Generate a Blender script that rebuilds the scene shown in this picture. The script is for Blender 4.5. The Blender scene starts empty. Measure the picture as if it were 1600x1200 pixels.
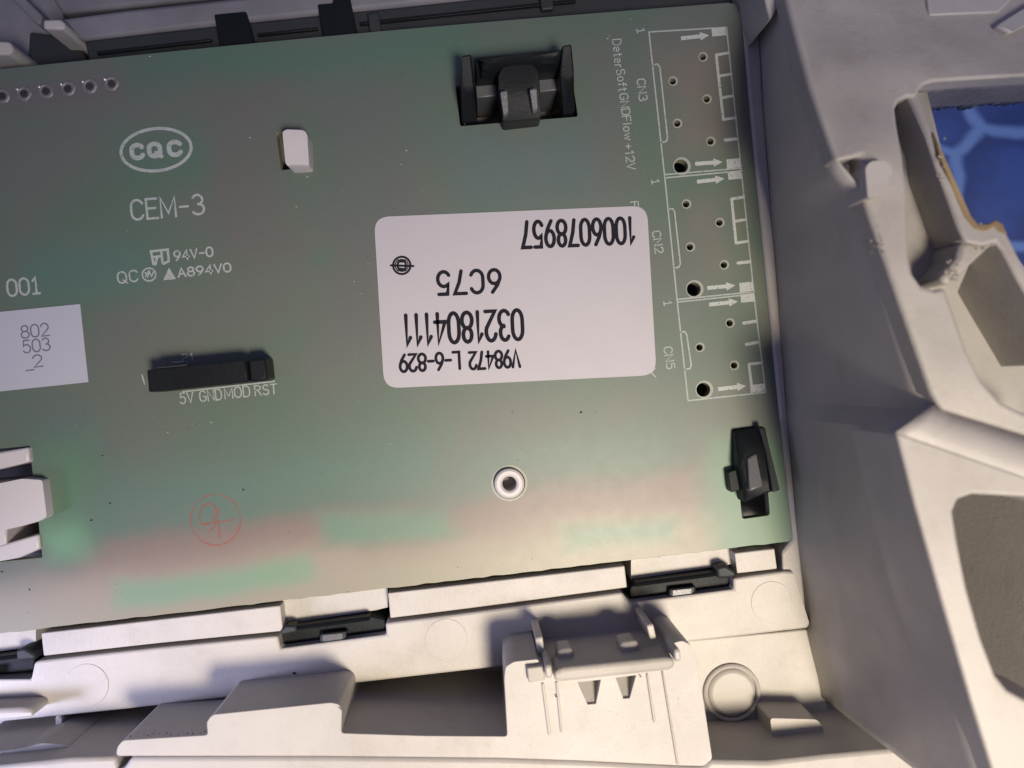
import bpy, bmesh, math, random
from mathutils import Vector, Matrix
from mathutils.geometry import delaunay_2d_cdt

random.seed(7)
S = bpy.context.scene
COL = S.collection
MM = 0.1                      # 1 Blender unit = 1 cm; all dimensions below in millimetres
S.unit_settings.system = 'METRIC'
S.unit_settings.scale_length = 0.01

# ------------------------------------------------------------------ camera
CAM_H = 98.5                  # mm above the face of the circuit board
TILT = math.radians(2.4)
FPX = 1300.0                  # focal length in pixels of the 1600 x 1200 photograph
cx, cz = -CAM_H * math.sin(TILT), CAM_H * math.cos(TILT)
FWD = Vector((math.sin(TILT), 0, -math.cos(TILT)))
RGT = Vector((math.cos(TILT), 0, math.sin(TILT)))
UPV = Vector((0, 1, 0))
cam_d = bpy.data.cameras.new('camera')
cam = bpy.data.objects.new('camera', cam_d)
COL.objects.link(cam)
cam.matrix_world = Matrix(((RGT.x, UPV.x, -FWD.x, cx * MM), (RGT.y, UPV.y, -FWD.y, 0),
                           (RGT.z, UPV.z, -FWD.z, cz * MM), (0, 0, 0, 1)))
cam_d.sensor_width = 36
cam_d.lens = 36 * FPX / 1600
cam_d.clip_start = 0.05
cam_d.clip_end = 500
cam_d.dof.use_dof = True
cam_d.dof.focus_distance = CAM_H * MM
cam_d.dof.aperture_fstop = 0.26
S.camera = cam

# ------------------------------------------------------------------ light
w = bpy.data.worlds.new('World')
S.world = w
w.use_nodes = True
bg = w.node_tree.nodes['Background']
bg.inputs['Color'].default_value = (0.54, 0.54, 1.0, 1)
bg.inputs['Strength'].default_value = 0.25

def area(name, loc, target, size, power, color):
    d = bpy.data.lights.new(name, 'AREA')
    d.shape = 'DISK'
    d.size = size * MM
    d.energy = power
    d.color = color
    o = bpy.data.objects.new(name, d)
    COL.objects.link(o)
    o.location = Vector(loc) * MM
    o.rotation_euler = (Vector(target) - Vector(loc)).to_track_quat('-Z', 'Y').to_euler()
    return o
area('room_lamp', (68, -105, 285), (0, 0, 0), 80, 4700, (0.90, 0.87, 1.0))
d = bpy.data.lights.new('work_lamp', 'SPOT')
d.energy = 39000
d.color = (1.0, 0.85, 0.59)
d.shadow_soft_size = 2.6
d.spot_size = math.radians(43)
d.spot_blend = 1.0
lamp = bpy.data.objects.new('work_lamp', d)
COL.objects.link(lamp)
lamp.location = Vector((56, -88, 280)) * MM
lamp.rotation_euler = (Vector((13, -50, 0)) - Vector((56, -88, 280))).to_track_quat('-Z', 'Y').to_euler()

d = bpy.data.lights.new('cool_fill', 'SPOT')          # added narrow cool spot for the bluish glow at lower left
d.energy = 5200
d.color = (0.62, 0.64, 1.0)
d.shadow_soft_size = 1.2
d.spot_size = math.radians(44)
d.spot_blend = 1.0
fill = bpy.data.objects.new('cool_fill', d)
COL.objects.link(fill)
fill.location = Vector((-112, -50, 46)) * MM
fill.rotation_euler = (Vector((-46, -43, 0)) - Vector((-112, -50, 46))).to_track_quat('-Z', 'Y').to_euler()

S.view_settings.view_transform = 'Standard'
S.view_settings.look = 'None'
S.view_settings.exposure = 0.22
S.view_settings.gamma = 1
S.view_settings.use_curve_mapping = False

# ------------------------------------------------------------------ placing helpers
def P(px, py, z=0.0):
    """point (in scene units) at height z mm whose plan position was surveyed on the photograph"""
    d = FWD + RGT * ((px - 800) / FPX) - UPV * ((py - 600) / FPX)
    t = (z - cz) / d.z
    return Vector((cx + d.x * t, d.y * t, z)) * MM

def link(name, me, mat=None, parent=None):
    o = bpy.data.objects.new(name, me)
    COL.objects.link(o)
    if mat:
        me.materials.append(mat)
    if parent:
        o.parent = parent
        o.matrix_parent_inverse = parent.matrix_world.inverted()
    return o

def thing(name, label, cat, loc=(0, 0, 0), group=None):
    o = bpy.data.objects.new(name, None)
    COL.objects.link(o)
    o.empty_display_size = 0.3
    o.location = loc
    o.matrix_world = Matrix.Translation(Vector(loc))
    o['label'] = label
    o['category'] = cat
    if group:
        o['group'] = group
    return o

def shade(o, ang=35):
    me = o.data
    bm = bmesh.new(); bm.from_mesh(me)
    for f in bm.faces:
        f.smooth = True
    for e in bm.edges:
        e.smooth = not (len(e.link_faces) == 2 and e.calc_face_angle(0) > math.radians(ang))
    bm.to_mesh(me); bm.free()

def bevel(o, wmm, seg=2, ang=40):
    m = o.modifiers.new('bevel', 'BEVEL')
    m.width = wmm * MM
    m.segments = seg
    m.limit_method = 'ANGLE'
    m.angle_limit = math.radians(ang)
    m.use_clamp_overlap = True
    m.harden_normals = False
    return m

def rnd(poly, r, seg=5):
    """round the corners of a pixel polygon; r is one radius or one per corner"""
    out = []
    n = len(poly)
    for i in range(n):
        a, b, c = Vector(poly[i - 1]), Vector(poly[i]), Vector(poly[(i + 1) % n])
        rr = r[i] if isinstance(r, (list, tuple)) else r
        da, dc = (a - b), (c - b)
        k = min(rr, da.length * .45, dc.length * .45)
        if k < 0.5:
            out.append(tuple(b)); continue
        p, q = b + da.normalized() * k, b + dc.normalized() * k
        for j in range(seg + 1):
            t = j / seg
            out.append(tuple(p * (1 - t) ** 2 + b * 2 * t * (1 - t) + q * t * t))
    return out

def prism(name, poly, ztop, zbot, mat, parent, holes=(), bev=0.25, grid=0, seg=2, smooth=True):
    """solid with the plan `poly` (surveyed at its top), top at ztop (number or function of the plan), sides straight down to zbot"""
    zf = ztop if callable(ztop) else (lambda x, y: ztop)
    vs, es = [], []
    for loop in [poly] + list(holes):
        s = len(vs)
        vs += [Vector(p) for p in loop]
        es += [(s + i, s + (i + 1) % len(loop)) for i in range(len(loop))]
    if grid:
        x0, x1 = min(p[0] for p in poly), max(p[0] for p in poly)
        y0, y1 = min(p[1] for p in poly), max(p[1] for p in poly)
        y = y0 + grid * .5
        k = 0
        while y < y1:
            x = x0 + grid * (.5 if k % 2 else .25)
            while x < x1:
                ok = inside(x, y, poly) and not any(inside(x, y, h) for h in holes)
                if ok and all(segd(x, y, l) > grid * .4 for l in [poly] + list(holes)):
                    vs.append(Vector((x, y)))
                x += grid
            y += grid; k += 1
    r = delaunay_2d_cdt(vs, es, [], 1, 1e-4)
    V = r[0]
    F = []
    for f in r[2]:
        mx, my = sum(V[i].x for i in f) / len(f), sum(V[i].y for i in f) / len(f)
        if inside(mx, my, poly) and not any(inside(mx, my, h) for h in holes):
            F.append(f)
    bm = bmesh.new()
    bv = [bm.verts.new(P(p.x, p.y, zf(p.x, p.y))) for p in V]
    for f in F:
        try:
            bm.faces.new([bv[i] for i in f])
        except ValueError:
            pass
    bmesh.ops.delete(bm, geom=[v for v in bm.verts if not v.link_faces], context='VERTS')
    bmesh.ops.recalc_face_normals(bm, faces=bm.faces)
    if sum(f.normal.z for f in bm.faces) < 0:
        bmesh.ops.reverse_faces(bm, faces=bm.faces)
    if zbot is not None:
        zb = zbot if callable(zbot) else None
        top = list(bm.faces)
        ex = bmesh.ops.extrude_face_region(bm, geom=top)
        new = [g for g in ex['geom'] if isinstance(g, bmesh.types.BMVert)]
        for v in new:
            v.co.z = v.co.z - zb(0, 0) * MM if zb else zbot * MM
        # the extruded copy is the underside: turn everything outward
        bmesh.ops.recalc_face_normals(bm, faces=bm.faces)
    me = bpy.data.meshes.new(name)
    bm.to_mesh(me); bm.free()
    o = link(name, me, mat, parent)
    if smooth:
        shade(o)
    if bev and zbot is not None:
        bevel(o, bev, seg)
    return o

def inside(x, y, poly):
    c = False
    j = len(poly) - 1
    for i in range(len(poly)):
        xi, yi = poly[i][0], poly[i][1]; xj, yj = poly[j][0], poly[j][1]
        if (yi > y) != (yj > y) and x < (xj - xi) * (y - yi) / (yj - yi) + xi:
            c = not c
        j = i
    return c

def segd(x, y, poly):
    best = 1e9
    for i in range(len(poly)):
        ax, ay = poly[i][0], poly[i][1]
        bx, by = poly[(i + 1) % len(poly)][0], poly[(i + 1) % len(poly)][1]
        dx, dy = bx - ax, by - ay
        l2 = dx * dx + dy * dy
        t = 0 if l2 == 0 else max(0, min(1, ((x - ax) * dx + (y - ay) * dy) / l2))
        best = min(best, math.hypot(x - ax - t * dx, y - ay - t * dy))
    return best

def thick(drop):
    return lambda x, y: drop

def interp(pts, y):
    """piecewise linear pts [(y, v), ...]"""
    if y <= pts[0][0]:
        return pts[0][1]
    for (y0, v0), (y1, v1) in zip(pts, pts[1:]):
        if y <= y1:
            t = (y - y0) / (y1 - y0)
            t = t * t * (3 - 2 * t) * .5 + t * .5
            return v0 + (v1 - v0) * t
    return pts[-1][1]

def loft(name, rows, mat, parent, thickness=0, flip=False):
    """skin through rows of (px, py, z) with equal counts, given a wall thickness"""
    me = bpy.data.meshes.new(name)
    n = len(rows[0])
    vs = [P(*p) for r in rows for p in r]
    fs = []
    for i in range(len(rows) - 1):
        for j in range(n - 1):
            q = [i * n + j, i * n + j + 1, (i + 1) * n + j + 1, (i + 1) * n + j]
            fs.append(q[::-1] if flip else q)
    me.from_pydata(vs, [], fs)
    o = link(name, me, mat, parent)
    shade(o, 30)
    if thickness:
        m = o.modifiers.new('wall', 'SOLIDIFY')
        m.thickness = thickness * MM
        m.offset = -1
    return o

def resample(pts, n):
    """n points along a polyline of tuples (any dimension), evenly in y"""
    out = []
    L = [0]
    for a, b in zip(pts, pts[1:]):
        L.append(L[-1] + math.dist(a[:2], b[:2]))
    for k in range(n):
        s = L[-1] * k / (n - 1)
        i = max(j for j in range(len(L)) if L[j] <= s + 1e-9)
        i = min(i, len(pts) - 2)
        t = (s - L[i]) / (L[i + 1] - L[i])
        out.append(tuple(a + (b - a) * t for a, b in zip(pts[i], pts[i + 1])))
    return out

# ------------------------------------------------------------------ materials
def newmat(name):
    m = bpy.data.materials.new(name)
    m.use_nodes = True
    nt = m.node_tree
    return m, nt, nt.nodes['Principled BSDF']

def N(nt, t, **kw):
    n = nt.nodes.new(t)
    for k, v in kw.items():
        if k in n.inputs:
            n.inputs[k].default_value = v
        else:
            setattr(n, k, v)
    return n

def M2(nt, op, a, b=None, c=None):
    n = nt.nodes.new('ShaderNodeMath')
    n.operation = op
    for i, v in enumerate((a, b, c)):
        if v is None:
            continue
        if isinstance(v, (int, float)):
            n.inputs[i].default_value = v
        else:
            nt.links.new(v, n.inputs[i])
    return n.outputs[0]

def mixc(nt, fac, a, b):
    n = nt.nodes.new('ShaderNodeMix')
    n.data_type = 'RGBA'
    for sock, v in ((n.inputs[0], fac), (n.inputs[6], a), (n.inputs[7], b)):
        if isinstance(v, (int, float)):
            sock.default_value = v
        elif isinstance(v, tuple):
            sock.default_value = v if len(v) == 4 else v + (1,)
        else:
            nt.links.new(v, sock)
    return n.outputs[2]

def objcoord(nt):
    return nt.nodes.new('ShaderNodeTexCoord').outputs['Object']

def noise(nt, co, scale, detail=3, rough=.55):
    n = N(nt, 'ShaderNodeTexNoise')
    n.inputs['Scale'].default_value = scale
    n.inputs['Detail'].default_value = detail
    n.inputs['Roughness'].default_value = rough
    nt.links.new(co, n.inputs['Vector'])
    return n.outputs['Fac']

def ramp(nt, fac, lo, hi):
    n = nt.nodes.new('ShaderNodeMapRange')
    n.interpolation_type = 'SMOOTHSTEP'
    nt.links.new(fac, n.inputs[0])
    n.inputs[1].default_value = lo
    n.inputs[2].default_value = hi
    return n.outputs[0]

def bump(nt, b, h, strength, dist):
    n = nt.nodes.new('ShaderNodeBump')
    n.inputs['Strength'].default_value = strength
    n.inputs['Distance'].default_value = dist
    nt.links.new(h, n.inputs['Height'])
    nt.links.new(n.outputs[0], b.inputs['Normal'])

KA = 0.64
def plastic(name, col, rough=.42, grain=.4, blot=.12, dirt=0.0, scuff=0.0):
    if max(col) > .2: col = tuple(c * KA for c in col)
    m, nt, b = newmat(name)
    co = objcoord(nt)
    n1 = noise(nt, co, .9, 4)
    dark = tuple(c * (1 - blot) for c in col)
    c = mixc(nt, ramp(nt, n1, .3, .7), dark, col)
    if dirt:
        d = ramp(nt, noise(nt, co, 14, 6, .7), .66, .74)
        c = mixc(nt, M2(nt, 'MULTIPLY', d, dirt), c, (.16, .13, .09))
    st = nt.nodes.new('ShaderNodeMapping')
    st.inputs['Scale'].default_value = (9, 70, 30); st.inputs['Rotation'].default_value = (0, 0, .5)
    nt.links.new(co, st.inputs['Vector'])
    sc = ramp(nt, noise(nt, st.outputs[0], 1.0, 3, .5), .66, .76)
    c = mixc(nt, M2(nt, 'MULTIPLY', sc, scuff), c, tuple(x * .55 for x in col))
    gm = ramp(nt, noise(nt, co, 2.3, 6, .68), .50, .72)
    c = mixc(nt, M2(nt, 'MULTIPLY', gm, scuff * .9), c, tuple(x * y for x, y in zip(col, (.66, .62, .56))))
    nt.links.new(c, b.inputs['Base Color'])
    n2 = M2(nt, 'MULTIPLY_ADD', noise(nt, co, 22, 5, .7), 1.4, noise(nt, co, 110, 2))
    r = M2(nt, 'MULTIPLY_ADD', noise(nt, co, 3, 4), .2, rough - .1)
    nt.links.new(r, b.inputs['Roughness'])
    bump(nt, b, n2, grain, .006)
    b.inputs['Specular IOR Level'].default_value = .4
    return m

CREAM = plastic('cream_plastic', (.64, .60, .535), .42, .45, .12, .18, .32)
CREAM2 = plastic('cream_plastic_worn', (.60, .56, .485), .45, .65, .16, .35, .4)
YELLOW = plastic('yellowed_glue_plastic', (.50, .36, .17), .5, .8, .35, .7)
GLUE = plastic('dried_glue', (.66, .60, .48), .25, .3, .2)
GREYP = plastic('dusty_dimmed_grey_plastic', (.30, .29, .30), .55, .5, .3, .5)
WHITE = plastic('white_nylon', (.70, .66, .64), .4, .15, .06)
BLACK = plastic('black_plastic', (.008, .010, .011), .40, .4, .3)
BLACK.node_tree.nodes['Principled BSDF'].inputs['Specular IOR Level'].default_value = .13
BLACKM = plastic('black_plastic_dull', (.020, .023, .024), .55, .4, .3)
SHEEN = plastic('black_plastic_sheen', (.10, .102, .105), .30, .3, .2)  # lighter grey puts the reflections on black latch parts into the colour

def flat(name, col, rough=.5, wear=0.0, wscale=8, worn=(.2, .25, .22), ragged=False):
    col = tuple(c * KA for c in col); worn = tuple(c * KA for c in worn)
    m, nt, b = newmat(name)
    co = objcoord(nt)
    n = ramp(nt, noise(nt, co, wscale, 5, .65), .3, .7)
    c = mixc(nt, M2(nt, 'MULTIPLY', n, wear), col, worn)
    nt.links.new(c, b.inputs['Base Color'])
    b.inputs['Roughness'].default_value = rough
    b.inputs['Specular IOR Level'].default_value = .3
    if ragged:
        g = ramp(nt, noise(nt, co, 38, 3, .6), .30, .44)
        nt.links.new(M2(nt, 'MULTIPLY_ADD', g, .62, .34), b.inputs['Alpha'])
    return m
SILK = flat('silkscreen_ink', (.52, .56, .53), .5, .35, 10, (.30, .36, .33), True)
SILKW = flat('silkscreen_ink_solid', (.60, .63, .58), .5, .2, 8, (.45, .5, .46), True)
INK = flat('label_print', (.016, .015, .024), .5, .5, 40, (.03, .03, .04))
INK.node_tree.nodes['Principled BSDF'].inputs['Specular IOR Level'].default_value = .08
INK.node_tree.nodes['Principled BSDF'].inputs['Roughness'].default_value = .75
INKL = flat('label_print_grey', (.17, .16, .22), .5, .4, 30, (.25, .24, .3))
RINGM = flat('bare_laminate', (.42, .43, .36), .45, .3, 12, (.3, .34, .28))
PAPER = plastic('label_paper', (.57, .545, .575), .5, .12, .03)
PAPER2 = plastic('label_paper_cool', (.54, .545, .61), .5, .1, .03)

def stamp_mat():
    m, nt, b = newmat('red_stamp_ink')
    co = objcoord(nt)
    b.inputs['Base Color'].default_value = (.36, .07, .045, 1)
    a = M2(nt, 'MULTIPLY_ADD', ramp(nt, noise(nt, co, 5, 4, .7), .35, .65), .42, .12)
    nt.links.new(a, b.inputs['Alpha'])
    return m
STAMP = stamp_mat()

def solder_mat():
    m, nt, b = newmat('solder')
    b.inputs['Base Color'].default_value = (.17, .155, .15, 1)
    b.inputs['Metallic'].default_value = .35
    b.inputs['Roughness'].default_value = .5
    bump(nt, b, noise(nt, objcoord(nt), 20, 3), .5, .02)
    return m
SOLDER = solder_mat()
TIN = flat('bright_tin', (1.0, .98, .95), .2)
TIN.node_tree.nodes['Principled BSDF'].inputs['Metallic'].default_value = .7

def cloth_mat():
    m, nt, b = newmat('blue_patterned_cloth')
    co = objcoord(nt)
    wn = N(nt, 'ShaderNodeTexNoise'); wn.inputs['Scale'].default_value = .8
    nt.links.new(co, wn.inputs['Vector'])
    v = nt.nodes.new('ShaderNodeVectorMath'); v.operation = 'MULTIPLY_ADD'
    nt.links.new(wn.outputs['Color'], v.inputs[0]); v.inputs[1].default_value = (.5, .5, .5)
    nt.links.new(co, v.inputs[2])
    vo = N(nt, 'ShaderNodeTexVoronoi'); vo.feature = 'DISTANCE_TO_EDGE'; vo.voronoi_dimensions = '2D'
    vo.inputs['Scale'].default_value = .62
    vo.inputs['Randomness'].default_value = .45
    nt.links.new(v.outputs[0], vo.inputs['Vector'])
    line = ramp(nt, vo.outputs['Distance'], .085, .015)
    base = mixc(nt, ramp(nt, noise(nt, co, .7, 3), .35, .65), (.011, .033, .145), (.022, .062, .24))
    c = mixc(nt, line, base, (.10, .19, .42))
    nt.links.new(c, b.inputs['Base Color'])
    b.inputs['Roughness'].default_value = .6
    return m
CLOTH = cloth_mat()

# board colour: solder mask over copper pours (greyish) and bare laminate (green); paler lower margin is light coming through, put into the colour
BANG = math.atan2((P(0, 108).y - P(1145, 5).y) * -1, P(1145, 5).x - P(0, 108).x)
BO = P(600, 500)
def uv(px, py):
    d = P(px, py) - BO
    c, s = math.cos(-BANG), math.sin(-BANG)
    return d.x * c - d.y * s, d.x * s + d.y * c

def board_mat():
    m, nt, b = newmat('green_board_laminate')
    co = objcoord(nt)
    mp = nt.nodes.new('ShaderNodeVectorMath'); mp.operation = 'SUBTRACT'
    nt.links.new(co, mp.inputs[0]); mp.inputs[1].default_value = BO
    rot = nt.nodes.new('ShaderNodeVectorRotate'); rot.rotation_type = 'Z_AXIS'
    nt.links.new(mp.outputs[0], rot.inputs['Vector']); rot.inputs['Angle'].default_value = -BANG
    wn = N(nt, 'ShaderNodeTexNoise'); wn.inputs['Scale'].default_value = .8; wn.inputs['Detail'].default_value = 4
    nt.links.new(co, wn.inputs['Vector'])
    wv = nt.nodes.new('ShaderNodeVectorMath'); wv.operation = 'MULTIPLY_ADD'
    nt.links.new(wn.outputs['Color'], wv.inputs[0]); wv.inputs[1].default_value = (.9, .34, 0)
    nt.links.new(rot.outputs[0], wv.inputs[2])
    sep = nt.nodes.new('ShaderNodeSeparateXYZ')
    nt.links.new(wv.outputs[0], sep.inputs[0])
    U, V = sep.outputs[0], sep.outputs[1]
    GR = (.108, .170, .118)      # mask over copper, grey green
    n1 = ramp(nt, noise(nt, co, .55, 4, .5), .35, .65)
    c = mixc(nt, n1, GR, (.140, .160, .130))
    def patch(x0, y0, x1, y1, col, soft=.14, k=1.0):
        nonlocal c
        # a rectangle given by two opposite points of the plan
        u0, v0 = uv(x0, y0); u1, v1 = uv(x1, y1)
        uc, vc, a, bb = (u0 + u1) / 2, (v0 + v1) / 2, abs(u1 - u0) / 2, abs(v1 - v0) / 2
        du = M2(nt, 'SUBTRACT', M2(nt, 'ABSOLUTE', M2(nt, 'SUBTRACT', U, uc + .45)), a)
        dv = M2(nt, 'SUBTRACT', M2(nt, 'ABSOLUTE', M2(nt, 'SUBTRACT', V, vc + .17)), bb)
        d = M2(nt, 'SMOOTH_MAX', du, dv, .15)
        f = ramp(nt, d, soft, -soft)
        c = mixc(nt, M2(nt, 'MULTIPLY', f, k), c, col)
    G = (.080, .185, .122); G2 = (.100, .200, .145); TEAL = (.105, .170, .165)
    BR = (.155, .138, .128); PK = (.30, .205, .160); PALE_LIT = (.34, .325, .22); GL = (.20, .31, .19)
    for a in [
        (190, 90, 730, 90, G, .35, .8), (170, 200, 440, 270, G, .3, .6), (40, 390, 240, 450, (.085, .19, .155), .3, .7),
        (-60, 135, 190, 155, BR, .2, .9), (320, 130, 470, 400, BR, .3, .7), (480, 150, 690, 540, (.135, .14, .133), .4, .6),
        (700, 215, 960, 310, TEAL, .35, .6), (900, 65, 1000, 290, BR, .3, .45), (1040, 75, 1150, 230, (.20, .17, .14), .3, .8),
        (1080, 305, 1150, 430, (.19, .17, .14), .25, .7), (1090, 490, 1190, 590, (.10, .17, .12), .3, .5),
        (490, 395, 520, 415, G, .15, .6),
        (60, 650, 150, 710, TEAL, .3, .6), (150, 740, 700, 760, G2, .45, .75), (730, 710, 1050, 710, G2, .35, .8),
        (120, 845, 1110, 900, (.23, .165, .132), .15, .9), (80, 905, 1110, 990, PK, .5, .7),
        (-60, 935, 1230, 990, PALE_LIT, .3, .8), (-200, 930, 560, 910, (.36, .30, .235), .3, .6),
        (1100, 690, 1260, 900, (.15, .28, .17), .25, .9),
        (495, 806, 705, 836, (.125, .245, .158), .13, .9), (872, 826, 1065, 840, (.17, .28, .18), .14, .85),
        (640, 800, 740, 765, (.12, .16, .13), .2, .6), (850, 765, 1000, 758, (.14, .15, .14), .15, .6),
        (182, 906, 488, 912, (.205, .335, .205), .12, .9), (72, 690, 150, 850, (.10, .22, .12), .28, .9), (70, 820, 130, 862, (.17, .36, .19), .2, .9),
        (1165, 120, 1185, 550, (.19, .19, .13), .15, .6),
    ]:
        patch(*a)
    # fine weave of the laminate
    fine = noise(nt, co, 55, 3, .7)
    c = mixc(nt, M2(nt, 'MULTIPLY', ramp(nt, fine, .35, .75), .22), c, (.26, .27, .24))
    pits = ramp(nt, noise(nt, co, 24, 2, .5), .30, .24)
    c = mixc(nt, M2(nt, 'MULTIPLY', pits, .35), c, (.05, .06, .05))
    c = mixc(nt, 1 - KA, c, (0, 0, 0))
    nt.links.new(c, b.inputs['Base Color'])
    r = M2(nt, 'MULTIPLY_ADD', noise(nt, co, 6, 4), .06, .40)
    nt.links.new(r, b.inputs['Roughness'])
    b.inputs['Specular IOR Level'].default_value = .45
    bump(nt, b, fine, .14, .004)
    return m
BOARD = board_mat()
EDGEM = flat('board_cut_edge', (.40, .39, .27), .7, .5, 20, (.25, .25, .16))

# ================================================================== surface underneath
me = bpy.data.meshes.new('tablecloth')
bm = bmesh.new()
bmesh.ops.create_grid(bm, x_segments=60, y_segments=60, size=26)
for v in bm.verts:
    v.co.z = -3.4 + .12 * math.sin(v.co.x * 1.3 + v.co.y * .7) + .08 * math.sin(v.co.y * 2.1 - v.co.x * .6)
bm.to_mesh(me); bm.free()
for f in me.polygons: f.use_smooth = True
o = link('tablecloth', me, CLOTH)
o['kind'] = 'structure'
o['label'] = 'blue cloth with pale blue cell pattern under the housing'

# ================================================================== housing
H = thing('plastic_housing', 'cream moulded plastic housing holding the green circuit board', 'housing', P(800, 600, -9))

def line(pts):
    return pts

# tray floor under the board
prism('tray_floor', [(-160, -120), (1155, -120), (1250, 560), (1300, 1000), (1350, 1330), (-160, 1330)], -9, -11, CREAM, H, bev=0)

# strip between board and right wall
prism('side_ledge', [(1150, -60), (1181, -60), (1193, 150), (1205, 300), (1219, 480), (1231, 640), (1246, 800), (1262, 978), (1226, 982),
                     (1222, 862), (1240, 842), (1224, 700), (1202, 480), (1180, 250), (1163, 60)], .4, -9, CREAM, H, bev=.3)

# ledge just below the board, in pieces between the latches
def eb(x):      # board's lower edge (with the gap)
    return 990 - (990 - 848) * x / 1230
def gr(x):      # groove line
    pts = [(0, 1039), (60, 1033), (250, 1012), (434, 994), (602, 974), (700, 962), (800, 949), (972, 926), (1146, 904), (1240, 893)]
    for (a, ya), (b, yb) in zip(pts, pts[1:]):
        if x <= b:
            return ya + (yb - ya) * (x - a) / (b - a) - 4
    return 889
def ledge_piece(x0, x1, xs=6):
    xs = [x0 + (x1 - x0) * i / xs for i in range(xs + 1)]
    top = [(x, eb(x) + 7) for x in xs]
    bot = [(x + 4, gr(x) - 3.5) for x in reversed(xs)]
    return prism('board_ledge', top + bot, .6, -9, CREAM, H, bev=.12)
ledge_piece(64, 438); ledge_piece(606, 976); ledge_piece(1148, 1210)

# rail below the groove, notched at the latches
rail = [(-120, 1062), (48, 1062), (53, 1036), (60, 1033), (250, 1012), (434, 994), (438, 1014), (604, 992), (602, 974), (700, 962), (800, 949), (972, 926),
        (986, 942), (1147, 921), (1146, 904), (1225, 893), (1240, 893), (1266, 976), (1262, 982), (1080, 1003), (900, 1026), (790, 1041), (640, 1058), (545, 1069),
        (330, 1093), (200, 1108), (60, 1122), (-120, 1140)]
prism('rail', rail, 1.1, -9, CREAM, H, bev=.4, seg=3)

# ejector marks: low round discs moulded into the surface
def disc(name, x, y, r, z0, z1, mat, parent, bev=.05, n=40, r2=None):
    c = P(x, y, z1)
    rr = r * (CAM_H - z1) / FPX * MM
    bm = bmesh.new()
    top = [bm.verts.new((c.x + rr * math.cos(a), c.y + rr * math.sin(a), z1 * MM)) for a in [2 * math.pi * i / n for i in range(n)]]
    bot = [bm.verts.new((v.co.x, v.co.y, z0 * MM)) for v in top]
    if r2:
        q = r2 * (CAM_H - z1) / FPX * MM
        it = [bm.verts.new((c.x + q * math.cos(a), c.y + q * math.sin(a), z1 * MM)) for a in [2 * math.pi * i / n for i in range(n)]]
        ib = [bm.verts.new((v.co.x, v.co.y, z0 * MM)) for v in it]
        for i in range(n):
            j = (i + 1) % n
            bm.faces.new((top[i], top[j], it[j], it[i]))
            bm.faces.new((it[i], it[j], ib[j], ib[i]))
    else:
        bm.faces.new(top)
    for i in range(n):
        j = (i + 1) % n
        bm.faces.new((bot[i], bot[j], top[j], top[i]))
    bmesh.ops.recalc_face_normals(bm, faces=bm.faces)
    me = bpy.data.meshes.new(name); bm.to_mesh(me); bm.free()
    o = link(name, me, mat, parent)
    shade(o)
    if bev: bevel(o, bev, 2)
    return o
for x, y, r in ((697, 1000, 33), (135, 1071, 33), (1206, 941, 33)):
    disc('ejector_mark', x, y, r, .9, 1.16, CREAM, H, .04)

# near beam with its raised block and latch bracket: one moulded top face
BZ = 11.0
beam = [(182, 1181), (183, 1168), (192, 1157), (325, 1149), (323, 1128), (332, 1117), (518, 1098), (530, 1101), (534, 1110), (533, 1146), (660, 1150), (793, 1151),
        (788, 1060), (790, 1042), (803, 1034), (842, 1030), (842, 1046), (1046, 1024), (1048, 1006), (1066, 1001), (1080, 1008), (1087, 1024), (1100, 1100), (1113, 1186), (1100, 1197), (1060, 1196), (900, 1188), (780, 1184), (500, 1181)]
teeth = [[(903, 1066), (939, 1062), (931, 1100), (918, 1101)], [(962, 1059), (994, 1055), (984, 1091), (974, 1092)]]
BEAM = prism('near_beam', rnd(beam, 5, 3), BZ, -9, CREAM, H, holes=teeth, bev=.45, seg=3)
for t in teeth:
    yy0, yy1 = t[0][1], t[3][1]
    g = [(t[0][0] - 3, t[0][1] - 3), (t[1][0] + 3, t[1][1] - 3), (t[2][0] + 2, t[2][1] + 2), (t[3][0] - 2, t[3][1] + 2)]
    prism('tooth_notch', g, lambda x, y, a=yy0, b=yy1: 9.0 + 1.8 * max(0, min(1, (y - a) / (b - a))), 6, CREAM, BEAM, bev=0)
# near edge cover below the parting line
prism('edge_cover', [(205, 1184), (500, 1183.5), (780, 1186.5), (900, 1190.5), (1062, 1199), (1100, 1200), (1110, 1189), (1200, 1191), (1300, 1180), (1434, 1168), (1441, 1190),
                     (1445, 1330), (-60, 1330), (190, 1205)], 11.3, -9, CREAM, H, bev=.4)
# latch bracket details
prism('latch_bar', [(866, 1049), (880, 1044), (1040, 1028), (1054, 1029), (1055, 1043), (1045, 1048), (880, 1066), (866, 1065)], 12.6, 8, CREAM2, BEAM, bev=.4, seg=3)
for g in ([(870, 1016), (896, 1013), (899, 1040), (873, 1043)], [(968, 1005), (998, 1001), (1001, 1028), (971, 1032)]):
    prism('latch_pip', g, 9.5, 6, CREAM, BEAM, bev=.5, seg=3)
prism('latch_post', [(851, 1040), (862, 1039), (864, 1060), (853, 1062)], 13.2, 8, CREAM, BEAM, bev=.3)
prism('latch_post', [(1053, 1015), (1063, 1014), (1065, 1034), (1055, 1036)], 13.2, 8, CREAM, BEAM, bev=.3)
prism('latch_blade', [(836, 997), (848, 995), (851, 1022), (841, 1024)], 8.5, 1, CREAM, BEAM, bev=.2)
prism('latch_blade', [(1010, 977), (1021, 975), (1026, 998), (1016, 1000)], 8.5, 1, CREAM, BEAM, bev=.2)
prism('latch_block', [(823, 1044), (850, 1041), (852, 1063), (826, 1067)], 11.9, 8, CREAM2, BEAM, bev=.15)
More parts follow.
